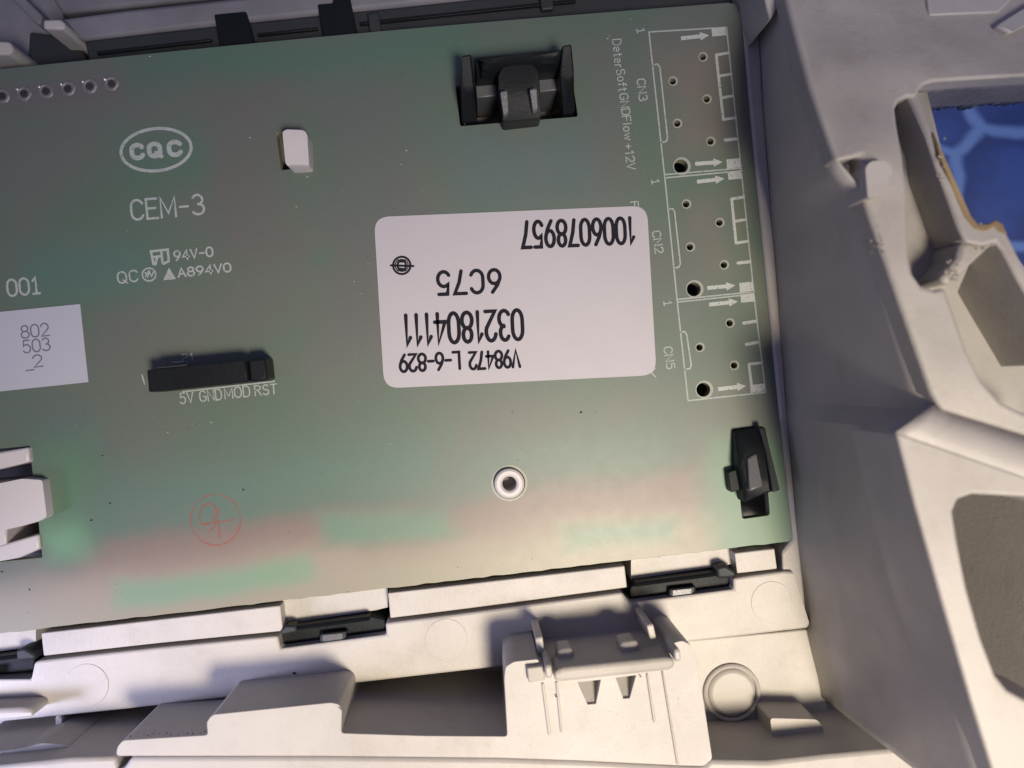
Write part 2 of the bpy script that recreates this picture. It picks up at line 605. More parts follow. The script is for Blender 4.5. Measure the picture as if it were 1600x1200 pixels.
for g in ([(846, 1068), (850, 1068), (862, 1147), (857, 1150)], [(868, 1066), (872, 1066), (880, 1143), (876, 1146)],
          [(1010, 1054), (1013, 1053), (1025, 1127), (1021, 1129)], [(1034, 1050), (1037, 1050), (1062, 1196), (1058, 1196)]):
    prism('bracket_rib', g, BZ + .28, 9, CREAM, BEAM, bev=.1)

# lower floor right of the bracket with a round boss
prism('corner_floor', [(1060, 1002), (1262, 983), (1290, 1090), (1330, 1250), (1060, 1250)], .2, -9, CREAM, H, bev=.3)
BOSS = disc('round_boss', 1145, 1084, 46, -1, .75, CREAM, H, .3, r2=39)
disc('round_boss_cap', 1145, 1084, 38, -1, .68, CREAM, BOSS, .45)
prism('corner_tab', rnd([(1203, 1122), (1277, 1124), (1286, 1136), (1294, 1172), (1210, 1172)], 6, 3), 5.5, 0, CREAM, H, bev=.4)

# bottom left: floor strips and cross ribs in front of the beam
prism('end_bar', [(-80, 1112), (30, 1107), (50, 1107), (52, 1120), (-80, 1132)], 4.6, -9, CREAM, H, bev=.5)
prism('cross_rib', [(86, 1118), (97, 1117), (98, 1168), (87, 1168)], 1.2, -9, CREAM, H, bev=.3)
prism('end_shelf', [(-80, 1125), (90, 1122), (90, 1180), (-80, 1190)], -3, -9, CREAM, H, bev=.3)
prism('inner_shelf', [(150, 1122), (330, 1112), (330, 1160), (150, 1165)], -1.5, -9, CREAM, H, bev=.3)
prism('end_rib', rnd([(-80, 1186), (40, 1168), (66, 1161), (108, 1164), (114, 1182), (-80, 1208)], 5, 3), 7, -9, CREAM2, H, bev=.5)
prism('near_strip', [(-80, 1206), (110, 1186), (180, 1183), (190, 1230), (-80, 1250)], 10.4, -9, CREAM, H, bev=.4)

# -------- right wall and rim
def zr(x, y):       # height of the right rim
    return interp([(-60, 8), (0, 11), (130, 18.5), (252, 24.5), (442, 27.6), (612, 29.2), (650, 29.2)], y)
ZL = lambda x, y: interp([(660, 30.6), (900, 32.4), (1200, 33)], y)
F_up = [(1176, -80, -3), (1188, 120, -3), (1204, 300, -3), (1218, 480, -3), (1230, 660, -3)]
T_up = [(1208, -80), (1228, 0), (1262, 130), (1306, 252), (1346, 245), (1346, 300), (1357, 334), (1395, 442), (1455, 612), (1466, 632)]
T1 = [(x, y, zr(x, y)) for x, y in T_up]
n = 40
# foot points sampled at the same height of the plan as the matching rim points
def foot(y):
    return interp([(-80, 1178), (150, 1193), (300, 1204), (480, 1217), (640, 1229), (800, 1244), (978, 1262), (1090, 1284), (1330, 1352)], y)
def wallrows(T, n, levels, yscale):
    top = resample(T, n)
    rows = []
    for k in range(levels + 1):
        t = k / levels
        row = []
        for (x, y, z) in top:
            yf = 600 + (y - 600) * (CAM_H - (zr(0, y) if y < 650 else ZL(0, y))) / CAM_H
            xf = foot(yf)
            a, b = P(x, y, z), P(xf - 7, yf, -.6)
            v = a.lerp(b, t)
            v.x += .015
            if k == 0: v.z -= .04
            row.append(v)
        rows.append(row)
    return rows
def loftw(name, rows, mat, parent, thickness):
    me = bpy.data.meshes.new(name)
    n = len(rows[0])
    fs = [[i * n + j, i * n + j + 1, (i + 1) * n + j + 1, (i + 1) * n + j] for i in range(len(rows) - 1) for j in range(n - 1)]
    me.from_pydata([v for r in rows for v in r], [], fs)
    o = link(name, me, mat, parent)
    shade(o, 30)
    m = o.modifiers.new('wall', 'SOLIDIFY'); m.thickness = thickness * MM; m.offset = 1
    return o
# notch in the rim is a step of the wall, so build it from two runs
loftw('side_wall', wallrows([(1208, -80, zr(0, -80)), (1228, 0, zr(0, 0)), (1262, 130, zr(0, 130)), (1306, 252, zr(0, 252)), (1346, 300, zr(0, 300)), (1357, 334, zr(0, 334)), (1395, 442, zr(0, 442)),
       (1455, 612, zr(0, 612)), (1468, 640, 29.2)] + [(x, y, ZL(x, y)) for x, y in ((1400, 677), (1430, 790), (1475, 950), (1519, 1100), (1550, 1200), (1590, 1330))], 90, 8, None), CREAM, H, .3)
prism('notch_floor', [(1296, 236), (1356, 232), (1356, 318), (1346, 300)], lambda x, y: zr(x, y) - 9, thick(2), CREAM, H, bev=0)
rim = [(1208, -80), (1228, 0), (1262, 130), (1306, 252), (1346, 243), (1348, 258), (1346, 300), (1357, 334), (1395, 442), (1455, 612), (1470, 640), (1600, 680), (1680, 706),
       (1680, 672), (1600, 645), (1565, 628), (1535, 595), (1512, 548), (1478, 449), (1462, 453), (1440, 446), (1427, 428), (1421, 398), (1419, 350), (1418, 300), (1412, 245), (1403, 195), (1400, 170),
       (1406, 157), (1420, 151), (1434, 151), (1438, 140), (1446, 132), (1458, 127.5), (1472, 126), (1600, 118), (1680, 113), (1680, -80)]
prism('upper_rim', rim, zr, thick(3.0), CREAM2, H, bev=.5, grid=26, seg=3)
# glue-stained lip round the opening
lip = [(1415, 144), (1436, 142), (1443, 165), (1452, 190), (1502, 302), (1518, 338), (1530, 352), (1546, 350), (1556, 344), (1566, 349), (1578, 372), (1604, 424), (1680, 560),
       (1672, 572), (1592, 440), (1568, 394), (1556, 378), (1536, 384), (1508, 378), (1496, 350), (1484, 316), (1466, 268), (1448, 214), (1430, 174)]
LIP = prism('opening_lip', lip, lambda x, y: zr(x, y) - .6, thick(10.0), CREAM2, H, bev=.35, grid=22)
for g in ([(1458, 205), (1466, 222), (1502, 302), (1518, 338), (1530, 352), (1546, 350), (1556, 344), (1566, 349), (1574, 366), (1562, 362), (1554, 354), (1540, 361), (1524, 357), (1508, 338), (1492, 300), (1470, 246)],):
    o = prism('glue_stain', g, lambda x, y: zr(x, y) - .45, thick(.4), YELLOW, LIP, bev=.1, grid=8)
    o['label'] = 'yellow brown glue stain along the lip of the opening'
web = [(1482, 447), (1468, 436), (1496, 404), (1500, 384), (1505, 376), (1536, 382), (1556, 378)]
prism('lip_web', web, lambda x, y: zr(x, y) - 1.2, thick(8.0), CREAM2, H, bev=.4)
prism('channel_floor', [(1390, 120), (1445, 130), (1470, 230), (1500, 340), (1520, 400), (1490, 470), (1430, 480), (1395, 400)], lambda x, y: zr(x, y) - 6, thick(1.5), CREAM2, H, bev=0, grid=20)
prism('pocket_floor', [(1440, 440), (1560, 360), (1700, 560), (1700, 720), (1530, 680), (1470, 560)], lambda x, y: zr(x, y) - 10, thick(1.5), CREAM2, H, bev=0, grid=30)
prism('pocket_rib', [(1560, 402), (1568, 398), (1680, 600), (1680, 625)], lambda x, y: zr(x, y) - 6, thick(6), CREAM, H, bev=.2)
# far wall of the opening, rough and dusty
rows = []
for k in range(5):
    t = k / 4
    rows.append([(1425 + i * 18, 128 - i * 1.0 + (0), 15.2 - t * 15 - .2 * math.sin(i * 2.1)) for i in range(16)])
def openwall():
    me = bpy.data.meshes.new('opening_wall')
    vs, fs = [], []
    n = 90
    for k in range(6):
        for i in range(n):
            a = P(1432 + i * 4, 129 - i * .3, 16.5)
            v = a.copy(); v.z -= (.2 + k * .2)
            v.y += k * .01 + random.uniform(-.012, .012)
            if k == 5: v.z += random.uniform(-.03, .03) + .06 * math.sin(i * .37)
            vs.append(v)
    for k in range(5):
        for i in range(n - 1):
            fs.append([k * n + i, k * n + i + 1, (k + 1) * n + i + 1, (k + 1) * n + i])
    me.from_pydata(vs, [], fs)
    o = link('opening_wall', me, GREYP, H)
    shade(o, 50)
    m = o.modifiers.new('wall', 'SOLIDIFY'); m.thickness = .15; m.offset = 1
    o['label'] = 'dusty grey far wall of the opening'
openwall()
# flakes of dried glue
def glue():
    V, F = [], []
    for cx_, cy_, sx_, sy_, nn in ((1487, 424, 14, 16, 60), (1525, 384, 22, 8, 40), (1545, 354, 18, 6, 34), (1376, 350, 14, 50, 40), (1472, 250, 6, 40, 20)):
        for _ in range(int(nn * .8)):
            x, y = random.gauss(cx_, sx_ * .5), random.gauss(cy_, sy_ * .5)
            zz = zr(x, y) - (1.1 if cy_ in (424, 384) else .5 if cx_ != 1376 else -.02)
            c = P(x, y, zz)
            r = random.uniform(.004, .016)
            s0 = len(V)
            a = random.random() * 6
            for k in range(5):
                V.append((c.x + r * random.uniform(.5, 1.5) * math.cos(a + k * 1.257), c.y + r * random.uniform(.5, 1.5) * math.sin(a + k * 1.257), c.z - .01))
            V.append((c.x, c.y, c.z + r * random.uniform(.3, .9)))
            for k in range(5):
                F.append((s0 + k, s0 + (k + 1) % 5, s0 + 5))
    me = bpy.data.meshes.new('glue_flakes')
    me.from_pydata(V, [], F)
    o = link('glue_flakes', me, GLUE, LIP)
    o['kind'] = 'stuff'
glue()
# peg beside the rim notch
prism('rim_peg', rnd([(1352, 262), (1360, 252), (1384, 250), (1396, 264), (1376, 306), (1356, 310)], 5, 3), lambda x, y: zr(x, y) + 1.4, thick(4), CREAM, H, bev=.5)
# lower rim, standing higher, with its pocket
low = [(1401, 676), (1416, 681), (1600, 745), (1680, 772), (1680, 800), (1600, 776), (1520, 772), (1497, 780), (1489, 800), (1497, 850), (1511, 920), (1534, 1000), (1555, 1055), (1575, 1080), (1605, 1096), (1680, 1118),
       (1680, 1330), (1590, 1330), (1550, 1200), (1519, 1100), (1475, 950), (1430, 790)]
prism('lower_rim', low, ZL, thick(9.0), CREAM, H, bev=.3, grid=40, seg=4)
def pocket_wall():
    rows = [[P(1800, y, 32) + Vector((-z * .24 * MM, 0, -z * MM)) for y in range(700, 1260, 40)] for z in (0, 8, 20, 34, 48)]
    loftw('pocket_wall', rows, CREAM, H, 1.5)
pocket_wall()
prism('pocket_bounce_floor', [(1262, 640), (1520, 640), (1560, 1160), (1335, 1160)], 0, -2, CREAM, H, bev=0)  # out of sight, added to bounce light onto the pocket wall
# slanted step between the two rims
def step():
    n = 14
    a = resample([(1462, 630, 28.9), (1472, 642, 29.0), (1600, 681, 29.0), (1690, 709, 29.0)], n)
    b = resample([(x, y, ZL(x, y) - .2) for x, y in ((1400, 676), (1417, 682), (1600, 746), (1690, 777))], n)
    loftw('rim_step', [[P(*p) for p in a], [P(*p).lerp(P(*q), .5) for p, q in zip(a, b)], [P(*q) for q in b]], CREAM, H, 1.0)
step()
# little ribs at the top right
prism('rim_rib', [(1556, 40), (1620, 0), (1640, 20), (1580, 52)], lambda x, y: zr(x, y) + 1.2, thick(4), CREAM, H, bev=.3)
prism('rim_panel', [(1452, 24), (1560, 20), (1640, -60), (1640, -80), (1440, -80)], lambda x, y: zr(x, y) + .35, thick(2), CREAM, H, bev=.25)
prism('wall_rib', [(1188, -60), (1216, -60), (1222, 0), (1204, 32), (1196, 0)], 8, -4, CREAM, H, bev=.3)

# -------- far edge of the housing, above the board; its dimness is put into the grey colour
prism('far_rail', [(82, 30), (200, 14), (370, -4), (760, -44), (1180, -80), (1180, -40), (760, -6), (620, 9), (500, 21), (335, 38), (225, 50), (128, 62)],
      lambda x, y: -2 - (62 - (y + x * .085 - 8)) * .0, -9, GREYP, H, bev=.5)
prism('far_step', [(60, -40), (1180, -120), (1180, -84), (760, -48), (370, -8), (200, 10), (95, 20)], -5, -9, GREYP, H, bev=.5)
prism('far_floor', [(-60, -60), (90, -60), (100, 40), (120, 62), (110, 125), (-60, 135)], -6.5, -8.95, GREYP, H, bev=0)
prism('far_tab', [(66, 30), (94, 29), (102, 37), (100, 46), (67, 45)], 1, -9, CREAM, H, bev=.3)
prism('far_tab', [(-30, 62), (14, 64), (21, 76), (16, 85), (-30, 86)], 1, -9, CREAM, H, bev=.3)
prism('far_rib', [(16, -4), (34, -8), (66, 24), (62, 40), (48, 30)], -3, -9, GREYP, H, bev=.3)

# ================================================================== black frame pieces along the far edge
FB = thing('black_frame', 'black plastic strip behind the far edge of the green board', 'frame', P(500, 50, -9))
prism('strip', [(132, 64), (225, 53), (335, 41), (500, 24), (620, 12), (760, -3), (1176, -37), (1176, 40), (760, 90), (400, 120), (150, 140)], -2.4, -8.9, BLACKM, FB, bev=.2)
prism('strip_end', [(46, 50), (122, 60), (142, 110), (40, 130)], -5.0, -8.9, BLACKM, FB, bev=.2)
prism('block', [(334, 22), (384, 17), (396, 64), (396, 90), (346, 90)], -1.4, -8.8, BLACK, FB, bev=.2)
prism('block', [(496, 6), (520, 4), (520, -6), (546, -8), (556, 44), (556, 70), (506, 70)], -1.4, -8.8, BLACK, FB, bev=.2)
prism('lip', [(150, 80), (330, 60), (330, 64), (151, 85)], -1.9, -8.8, BLACK, FB, bev=.1)
prism('lip', [(402, 52), (496, 42), (496, 46), (402, 56)], -1.9, -8.8, BLACK, FB, bev=.1)
prism('lip', [(562, 34), (900, -2), (900, 3), (562, 39)], -1.9, -8.8, BLACK, FB, bev=.1)
prism('peg', [(574, 20), (592, 18), (596, 50), (578, 52)], -1.6, -8.8, BLACKM, FB, bev=.2)
prism('peg', [(842, -14), (862, -16), (866, 14), (846, 16)], -1.6, -8.8, BLACKM, FB, bev=.2)
prism('block', [(635, -20), (712, -26), (716, 10), (640, 16)], -3, -8.8, BLACKM, FB, bev=.2)
prism('block', [(1005, -40), (1062, -44), (1066, 4), (1009, 8)], -3, -8.8, BLACKM, FB, bev=.2)

# ================================================================== circuit board
PCB = thing('circuit_board', 'green circuit board with white printed markings lying in the cream housing', 'circuit board', P(600, 500, -1.6))
def circ(x, y, r, n=20):
    return [(x + r * math.cos(2 * math.pi * i / n), y + r * math.sin(2 * math.pi * i / n)) for i in range(n)]
SMALL = [(1098, 89), (1051, 127), (1104, 155), (1058, 193), (1110, 221), (1072, 319), (1124, 348), (1078, 386), (1131, 414), (1140, 505), (1093, 543), (1147, 571)]
BIG = [(1064, 260), (1084, 452), (1099, 609)]
slot_top = rnd([(712, 134), (893, 116), (903, 182), (719, 197)], 3, 2)
slot_tab = rnd([(431, 208), (471, 203), (477, 261), (439, 266)], 4, 2)
slot_right = rnd([(1145, 671), (1192, 665), (1203, 805), (1160, 811)], 4, 2)
slot_left = [(-60, 706), (46, 697), (52, 750), (60, 815), (66, 871), (-60, 884)]
holes = [circ(x, y, 5.2, 14) for x, y in SMALL] + [circ(x, y, 11, 24) for x, y in BIG] + [slot_top, slot_tab, slot_right, slot_left, circ(796, 755, 24.6, 32)]
edge = []
k = 90
for i in range(k + 1):
    x = -120 + (1239 + 120) * i / k
    edge.append((x, 990 - (990 - 846) * x / 1234 + random.uniform(-.9, .9)))
outer = [(-120, 119)] + [(x, 108 - (108 - 4) * x / 1138 - 5 * math.sin(math.pi * max(0, x) / 1138)) for x in range(0, 1139, 60)] + [(1138, 4), (1150, 7), (1156, 18), (1196, 400), (1228, 720)] + edge[::-1]
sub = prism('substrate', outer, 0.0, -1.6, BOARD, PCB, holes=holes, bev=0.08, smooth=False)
sub.data.materials.append(EDGEM)
for f in sub.data.polygons:
    if abs(f.normal.z) < .5:
        f.material_index = 1

def ringmesh(name, x, y, r0, r1, z, mat, parent, n=24, ox=0, oy=0):
    c = P(x, y, z)
    k = CAM_H / FPX * MM
    vs, fs = [], []
    for i in range(n):
        a = 2 * math.pi * i / n
        vs.append((c.x + r0 * k * math.cos(a), c.y + r0 * k * math.sin(a), z * MM))
        vs.append((c.x + r1 * k * math.cos(a) + ox * k, c.y + r1 * k * math.sin(a) + oy * k, z * MM))
    for i in range(n):
        j = (i + 1) % n
        fs.append((2 * i, 2 * i + 1, 2 * j + 1, 2 * j))
    me = bpy.data.meshes.new(name)
    me.from_pydata(vs, [], fs)
    return link(name, me, mat, parent)
for x, y in SMALL:
    ringmesh('hole_rim', x, y, 5.3, 7.6, .012, RINGM, PCB, 20, .8, .3)
for x, y in BIG:
    ringmesh('hole_rim', x, y, 11.1, 14.2, .012, RINGM, PCB, 28, 1.5, .4)
ringmesh('hole_rim', 796, 755, 24.7, 28.2, .012, RINGM, PCB, 40)

# ------------------------------------------------------------------ stroke lettering
def arc(cx, cy, rx, ry, a0, a1, n=12):
    return [(cx + rx * math.cos(math.radians(a0 + (a1 - a0) * i / n)), cy + ry * math.sin(math.radians(a0 + (a1 - a0) * i / n))) for i in range(n + 1)]
GL = {
 '0': (.6, [arc(.3, .66, .3, .34, 0, 180, 10) + arc(.3, .34, .3, .34, 180, 360, 10) + [(.6, .66)]]),
 '1': (.42, [[(.06, .76), (.27, 1), (.27, 0)]]),
 '|': (.5, [[(.08, .78), (.27, 1), (.27, 0)], [(.05, 0), (.48, 0)]]),
 '2': (.6, [arc(.3, .7, .29, .3, 165, -25, 12) + [(.5, .5), (.02, 0), (.6, 0)]]),
 '3': (.6, [arc(.28, .75, .26, .25, 150, -80, 10), arc(.28, .27, .31, .27, 85, -150, 12)]),
 '4': (.62, [[(.45, 0), (.45, 1), (.0, .28), (.62, .28)]]),
 '5': (.58, [[(.54, 1), (.1, 1), (.05, .56)] + arc(.27, .33, .3, .33, 128, -150, 12)]),
 '6': (.6, [arc(.3, .31, .29, .31, 90, 450, 16), [(.03, .42), (.15, .68), (.42, 1)]]),
 '7': (.58, [[(.0, 1), (.58, 1), (.34, .5), (.22, 0)]]),
 '8': (.6, [arc(.3, .76, .25, .24, 270, 630, 16), arc(.3, .27, .3, .27, 90, 450, 16)]),
 '9': (.6, [arc(.3, .69, .29, .31, 270, 630, 16), [(.57, .58), (.45, .32), (.18, 0)]]),
 'A': (.64, [[(0, 0), (.32, 1), (.64, 0)], [(.11, .33), (.53, .33)]]),
 'C': (.62, [arc(.33, .66, .31, .34, 25, 180, 9) + arc(.33, .34, .31, .34, 180, 335, 9)]),
 'D': (.62, [[(0, 0), (0, 1), (.28, 1)] + arc(.28, .66, .32, .34, 90, 0, 6) + arc(.28, .34, .32, .34, 0, -90, 6) + [(0, 0)]]),
 'E': (.55, [[(.55, 1), (0, 1), (0, 0), (.55, 0)], [(0, .52), (.46, .52)]]),
 'F': (.52, [[(.52, 1), (0, 1), (0, 0)], [(0, .52), (.44, .52)]]),
 'G': (.66, [arc(.33, .66, .32, .34, 30, 180, 9) + arc(.33, .34, .32, .34, 180, 350, 9) + [(.65, .45), (.38, .45)]]),
 'L': (.5, [[(0, 1), (0, 0), (.5, 0)]]),
 'M': (.74, [[(0, 0), (0, 1), (.37, .2), (.74, 1), (.74, 0)]]),
 'N': (.62, [[(0, 0), (0, 1), (.62, 0), (.62, 1)]]),
 'O': (.66, [arc(.33, .64, .32, .36, 0, 180, 10) + arc(.33, .36, .32, .36, 180, 360, 10) + [(.65, .64)]]),
 'P': (.55, [[(0, 0), (0, 1), (.3, 1)] + arc(.3, .76, .25, .24, 90, -90, 8) + [(0, .52)]]),
 'Q': (.68, [arc(.33, .64, .32, .36, 0, 180, 10) + arc(.33, .36, .32, .36, 180, 360, 10) + [(.65, .64)], [(.4, .25), (.68, -.05)]]),
 'R': (.58, [[(0, 0), (0, 1), (.3, 1)] + arc(.3, .76, .25, .24, 90, -90, 8) + [(0, .52)], [(.28, .52), (.58, 0)]]),
 'S': (.58, [arc(.3, .75, .26, .25, 30, 265, 10) + arc(.29, .26, .28, .26, 85, -155, 10)]),
 'T': (.6, [[(0, 1), (.6, 1)], [(.3, 1), (.3, 0)]]),
 'V': (.62, [[(0, 1), (.31, 0), (.62, 1)]]),
 'X': (.6, [[(0, 0), (.6, 1)], [(0, 1), (.6, 0)]]),
 'Y': (.6, [[(0, 1), (.3, .5), (.6, 1)], [(.3, .5), (.3, 0)]]),
 'K': (.6, [[(0, 0), (0, 1)], [(.55, 1), (0, .4)], [(.2, .6), (.6, 0)]]),
 'e': (.5, [[(.02, .36), (.48, .36)] + arc(.25, .34, .24, .34, 5, 310, 12)]),
 'f': (.36, [arc(.3, .8, .16, .2, 70, 180, 6) + [(.14, 0)], [(0, .66), (.32, .66)]]),
 'l': (.12, [[(.06, 1), (.06, 0)]]),
 'o': (.5, [arc(.25, .34, .24, .34, 0, 360, 14)]),
 'r': (.32, [[(.02, .68), (.02, 0)], arc(.22, .44, .2, .24, 180, 70, 6)]),
 't': (.34, [[(.14, .95), (.14, .15)] + arc(.26, .14, .12, .14, 180, 290, 5), [(0, .68), (.32, .68)]]),
 'w': (.66, [[(0, .68), (.17, 0), (.33, .6), (.49, 0), (.66, .68)]]),
 '+': (.56, [[(0, .42), (.56, .42)], [(.28, .14), (.28, .7)]]),
 '-': (.5, [[(.04, .46), (.46, .46)]]),
 '_': (.6, [[(0, -.1), (.55, -.1)]]),
 ' ': (.3, []),
}
def ribbon(V, F, pts, hw, tf, zi):
    """flat stroke of half width hw with round ends; tf maps plane points to space"""
    clean = [pts[0]]
    for p in pts[1:]:
        if math.dist(p, clean[-1]) > 1e-5:
            clean.append(p)
    pts = clean
    closed = len(pts) > 3 and math.dist(pts[0], pts[-1]) < hw * .5
    n = len(pts)
    if n < 2:
        return
    nor = []
    for i in range(n):
        if closed:
            a, b = pts[i - 1 if i > 0 else n - 2], pts[(i + 1) if i < n - 1 else 1]
        else:
            a, b = pts[max(0, i - 1)], pts[min(n - 1, i + 1)]
        c = pts[i]
        d1 = (c[0] - a[0], c[1] - a[1]); d2 = (b[0] - c[0], b[1] - c[1])
        l1, l2 = math.hypot(*d1), math.hypot(*d2)
        if l1 < 1e-9: d1, l1 = d2, l2
        if l2 < 1e-9: d2, l2 = d1, l1
        n1 = (-d1[1] / l1, d1[0] / l1); n2 = (-d2[1] / l2, d2[0] / l2)
        mx, my = n1[0] + n2[0], n1[1] + n2[1]
        ml = math.hypot(mx, my)
        if ml < .3: mx, my, ml = n1[0], n1[1], 1
        mx, my = mx / ml, my / ml
        k = min(1.7, 1 / max(.35, mx * n1[0] + my * n1[1]))
        nor.append((mx * k, my * k))
    s = len(V)
    for p, q in zip(pts, nor):
        V.append(tf(p[0] + q[0] * hw, p[1] + q[1] * hw, zi)); V.append(tf(p[0] - q[0] * hw, p[1] - q[1] * hw, zi))
    for i in range(n - 1):
        F.append((s + 2 * i, s + 2 * i + 1, s + 2 * i + 3, s + 2 * i + 2))
    if not closed:
        for end in (0, n - 1):
            c = pts[end]; q = nor[end]
            a0 = math.atan2(q[1], q[0]) + (0 if end == 0 else math.pi)
            e = len(V)
            V.extend(tf(c[0] + hw * math.cos(a0 + math.pi * j / 5), c[1] + hw * math.sin(a0 + math.pi * j / 5), zi) for j in range(6))
            F.append(tuple(range(e, e + 6)))

def strokes_obj(name, lines, hw, z, mat, parent, frame=None):
    """lines: polylines in pixel plan (frame None) or in frame coordinates (O, X, Y vectors in scene units)"""
    V, F = [], []
    for i, l in enumerate(lines):
        zi = (z + .003 * i) * MM
        if frame:
            O, X, Y = frame
            tf = lambda a, b, zz: Vector((O.x + X.x * a + Y.x * b, O.y + X.y * a + Y.y * b, zz))
            ribbon(V, F, l, hw, tf, zi)
        else:
            q = [P(*p) for p in l]
            ribbon(V, F, [(a.x, a.y) for a in q], hw * CAM_H / FPX * MM, lambda a, b, zz: Vector((a, b, zz)), zi)
    me = bpy.data.meshes.new(name)
    me.from_pydata(V, [], F)
    bm = bmesh.new(); bm.from_mesh(me)
    for f in bm.faces:
        f.normal_update()
        if f.normal.z < 0: f.normal_flip()
    bm.to_mesh(me); bm.free()
    return link(name, me, mat, parent)

def text(s, p0, p1, h, stroke, mat, parent, z=.02, gap=.2, name='printed_text'):
    """stroke lettering from plan point p0 to p1 along the baseline, cap height h (plan pixels)"""
    x = 0
    L = []
    for ch in s:
        wd, st = GL[ch]
        for poly in st:
            L.append([(a + x, b) for a, b in poly])
        x += wd + gap
    x -= gap
    O, E = P(*p0, z), P(*p1, z)
    d = E - O
    k = h * CAM_H / FPX * MM
    # work in true millimetres so that the stroke keeps an even width
    sx = d.length / x
    X = d.normalized(); X.z = 0
    Y = Vector((-X.y, X.x, 0))
    L = [[(a * sx, b * k) for a, b in l] for l in L]
    return strokes_obj(name, L, stroke * .5 * CAM_H / FPX * MM, z, mat, parent, (O, X, Y))

T = lambda *a, **k: text(*a, mat=SILK, parent=PCB, **k)
T('CEM-3', (206, 344), (320, 334), 30, 3.6)
T('94V-0', (273, 407), (333, 400), 14, 2.7)
T('QC', (185, 443), (216, 439), 17, 2.4)
T('A894V0', (279, 433), (361, 424), 13, 2.7)
T('00|', (13, 463), (63, 458), 25, 3.4)
T('P1', (286, 565), (303, 563), 11, 1.8)
T('5V GND', (282, 631), (347, 624), 16, 1.9)
T('MOD', (352, 623), (391, 619), 16, 1.9)
T('RST', (399, 618), (433, 615), 15, 1.9)
T('Deter', (957, 62), (961, 106), 13, 1.7)
T('Soft', (963, 109), (967, 143), 13, 1.7)
T('GND', (968, 147), (972, 180), 13, 1.7)
T('Flow', (972, 182), (976, 219), 13, 1.7)
T('+12V', (976, 225), (980, 265), 13, 1.7)
T('CN3', (995, 124), (999, 158), 13, 1.8)
T('CN2', (1019, 362), (1024, 396), 13, 1.8)
T('CN5', (1037, 543), (1042, 577), 13, 1.8)
T('|', (995, 45), (996, 52), 12, 1.8)
T('|', (1018, 281), (1019, 288), 12, 1.8)
T('|', (1037, 471), (1038, 478), 12, 1.8)
T('F', (985, 316), (986, 324), 12, 1.7)
T('Y', (1011, 576), (1012, 590), 13, 1.7)
# oval certification mark
def ell(cxp, cyp, rx, ry, rot, n=48, a0=0, a1=360):
    c, s = math.cos(math.radians(rot)), math.sin(math.radians(rot))
    return [(cxp + rx * math.cos(t) * c - ry * math.sin(t) * s, cyp + rx * math.cos(t) * s + ry * math.sin(t) * c) for t in [math.radians(a0 + (a1 - a0) * i / n) for i in range(n + 1)]]
strokes_obj('oval_outline', [ell(244, 234, 55, 33, -6)], 2.4, .02, SILK, PCB)
text('C', (207, 248), (224, 246), 20, 7, SILK, PCB, name='printed_letter')
text('Q', (234, 245), (252, 243), 19, 7, SILK, PCB, name='printed_letter')
text('C', (265, 243), (283, 241), 20, 7, SILK, PCB, name='printed_letter')
# recognised-component style mark, round mark and triangle
strokes_obj('printed_mark', [[(240, 413), (236, 393), (252, 391), (254, 411)], [(238, 402), (253, 400)], [(252, 391), (262, 390), (264, 408), (256, 412)], [(246, 401), (243, 413)]], 1.9, .02, SILK, PCB)
strokes_obj('printed_mark', [ell(233, 429, 10.5, 10, 0, 28), [(227, 426), (231, 433), (234, 425), (237, 432), (240, 425)], [(228, 432), (233, 423)]], 1.2, .02, SILK, PCB)
def poly_print(name, poly, z, mat, parent):
    me = bpy.data.meshes.new(name)
    me.from_pydata([P(x, y, z) for x, y in poly][::-1], [], [list(range(len(poly)))])
    o = link(name, me, mat, parent)
    if me.polygons[0].normal.z < 0:
        me.flip_normals()
    return o
poly_print('printed_triangle', [(264, 418), (255, 438), (275, 436)], .02, SILK, PCB)
# connector outlines
strokes_obj('connector_outline', [[(1014, 51), (1040, 290), (1058, 470), (1075, 626)], [(1014, 50), (1134, 43)], [(1135, 43), (1160, 285), (1179, 470), (1196, 613)],
            [(1075, 626), (1196, 613)], [(1038, 273), (1158, 263)], [(1039, 278), (1159, 267)], [(1057, 468), (1178, 456)], [(1058, 472), (1178, 459.5)]], 1.15, .02, SILK, PCB)
strokes_obj('connector_key', [[(1020, 102), (1027, 100), (1031, 105), (1043, 216), (1041, 221), (1033, 223)]], 1.15, .02, SILK, PCB)
strokes_obj('connector_key', [[(1045, 327), (1051, 326), (1054, 331), (1063, 412), (1061, 417), (1054, 419)]], 1.15, .02, SILK, PCB)
strokes_obj('connector_key', [[(1064, 519), (1070, 518), (1073, 523), (1080, 571), (1078, 576), (1070, 577)]], 1.15, .02, SILK, PCB)
strokes_obj('connector_ladder', [[(1119, 86), (1130, 187)], [(1119, 86), (1137, 83)], [(1124, 119), (1142, 116)], [(1127, 153), (1145, 150)], [(1130, 187), (1149, 184)]], 2.2, .035, SILKW, PCB)
strokes_obj('connector_ladder', [[(1143, 311), (1150, 380)], [(1143, 311), (1161, 308)], [(1147, 346), (1165, 343)], [(1150, 380), (1168, 377)]], 2.2, .035, SILKW, PCB)
strokes_obj('connector_ladder', [[(1170, 569), (1175, 611)], [(1170, 569), (1188, 567)]], 2.2, .035, SILKW, PCB)
for a, b in (((1133, 219), (1151, 217)), ((1153, 411), (1171, 409)), ((1162, 505), (1180, 502)), ((1166, 538), (1183, 535))):
    strokes_obj('connector_tick', [[a, b]], 2.5, .035, SILKW, PCB)
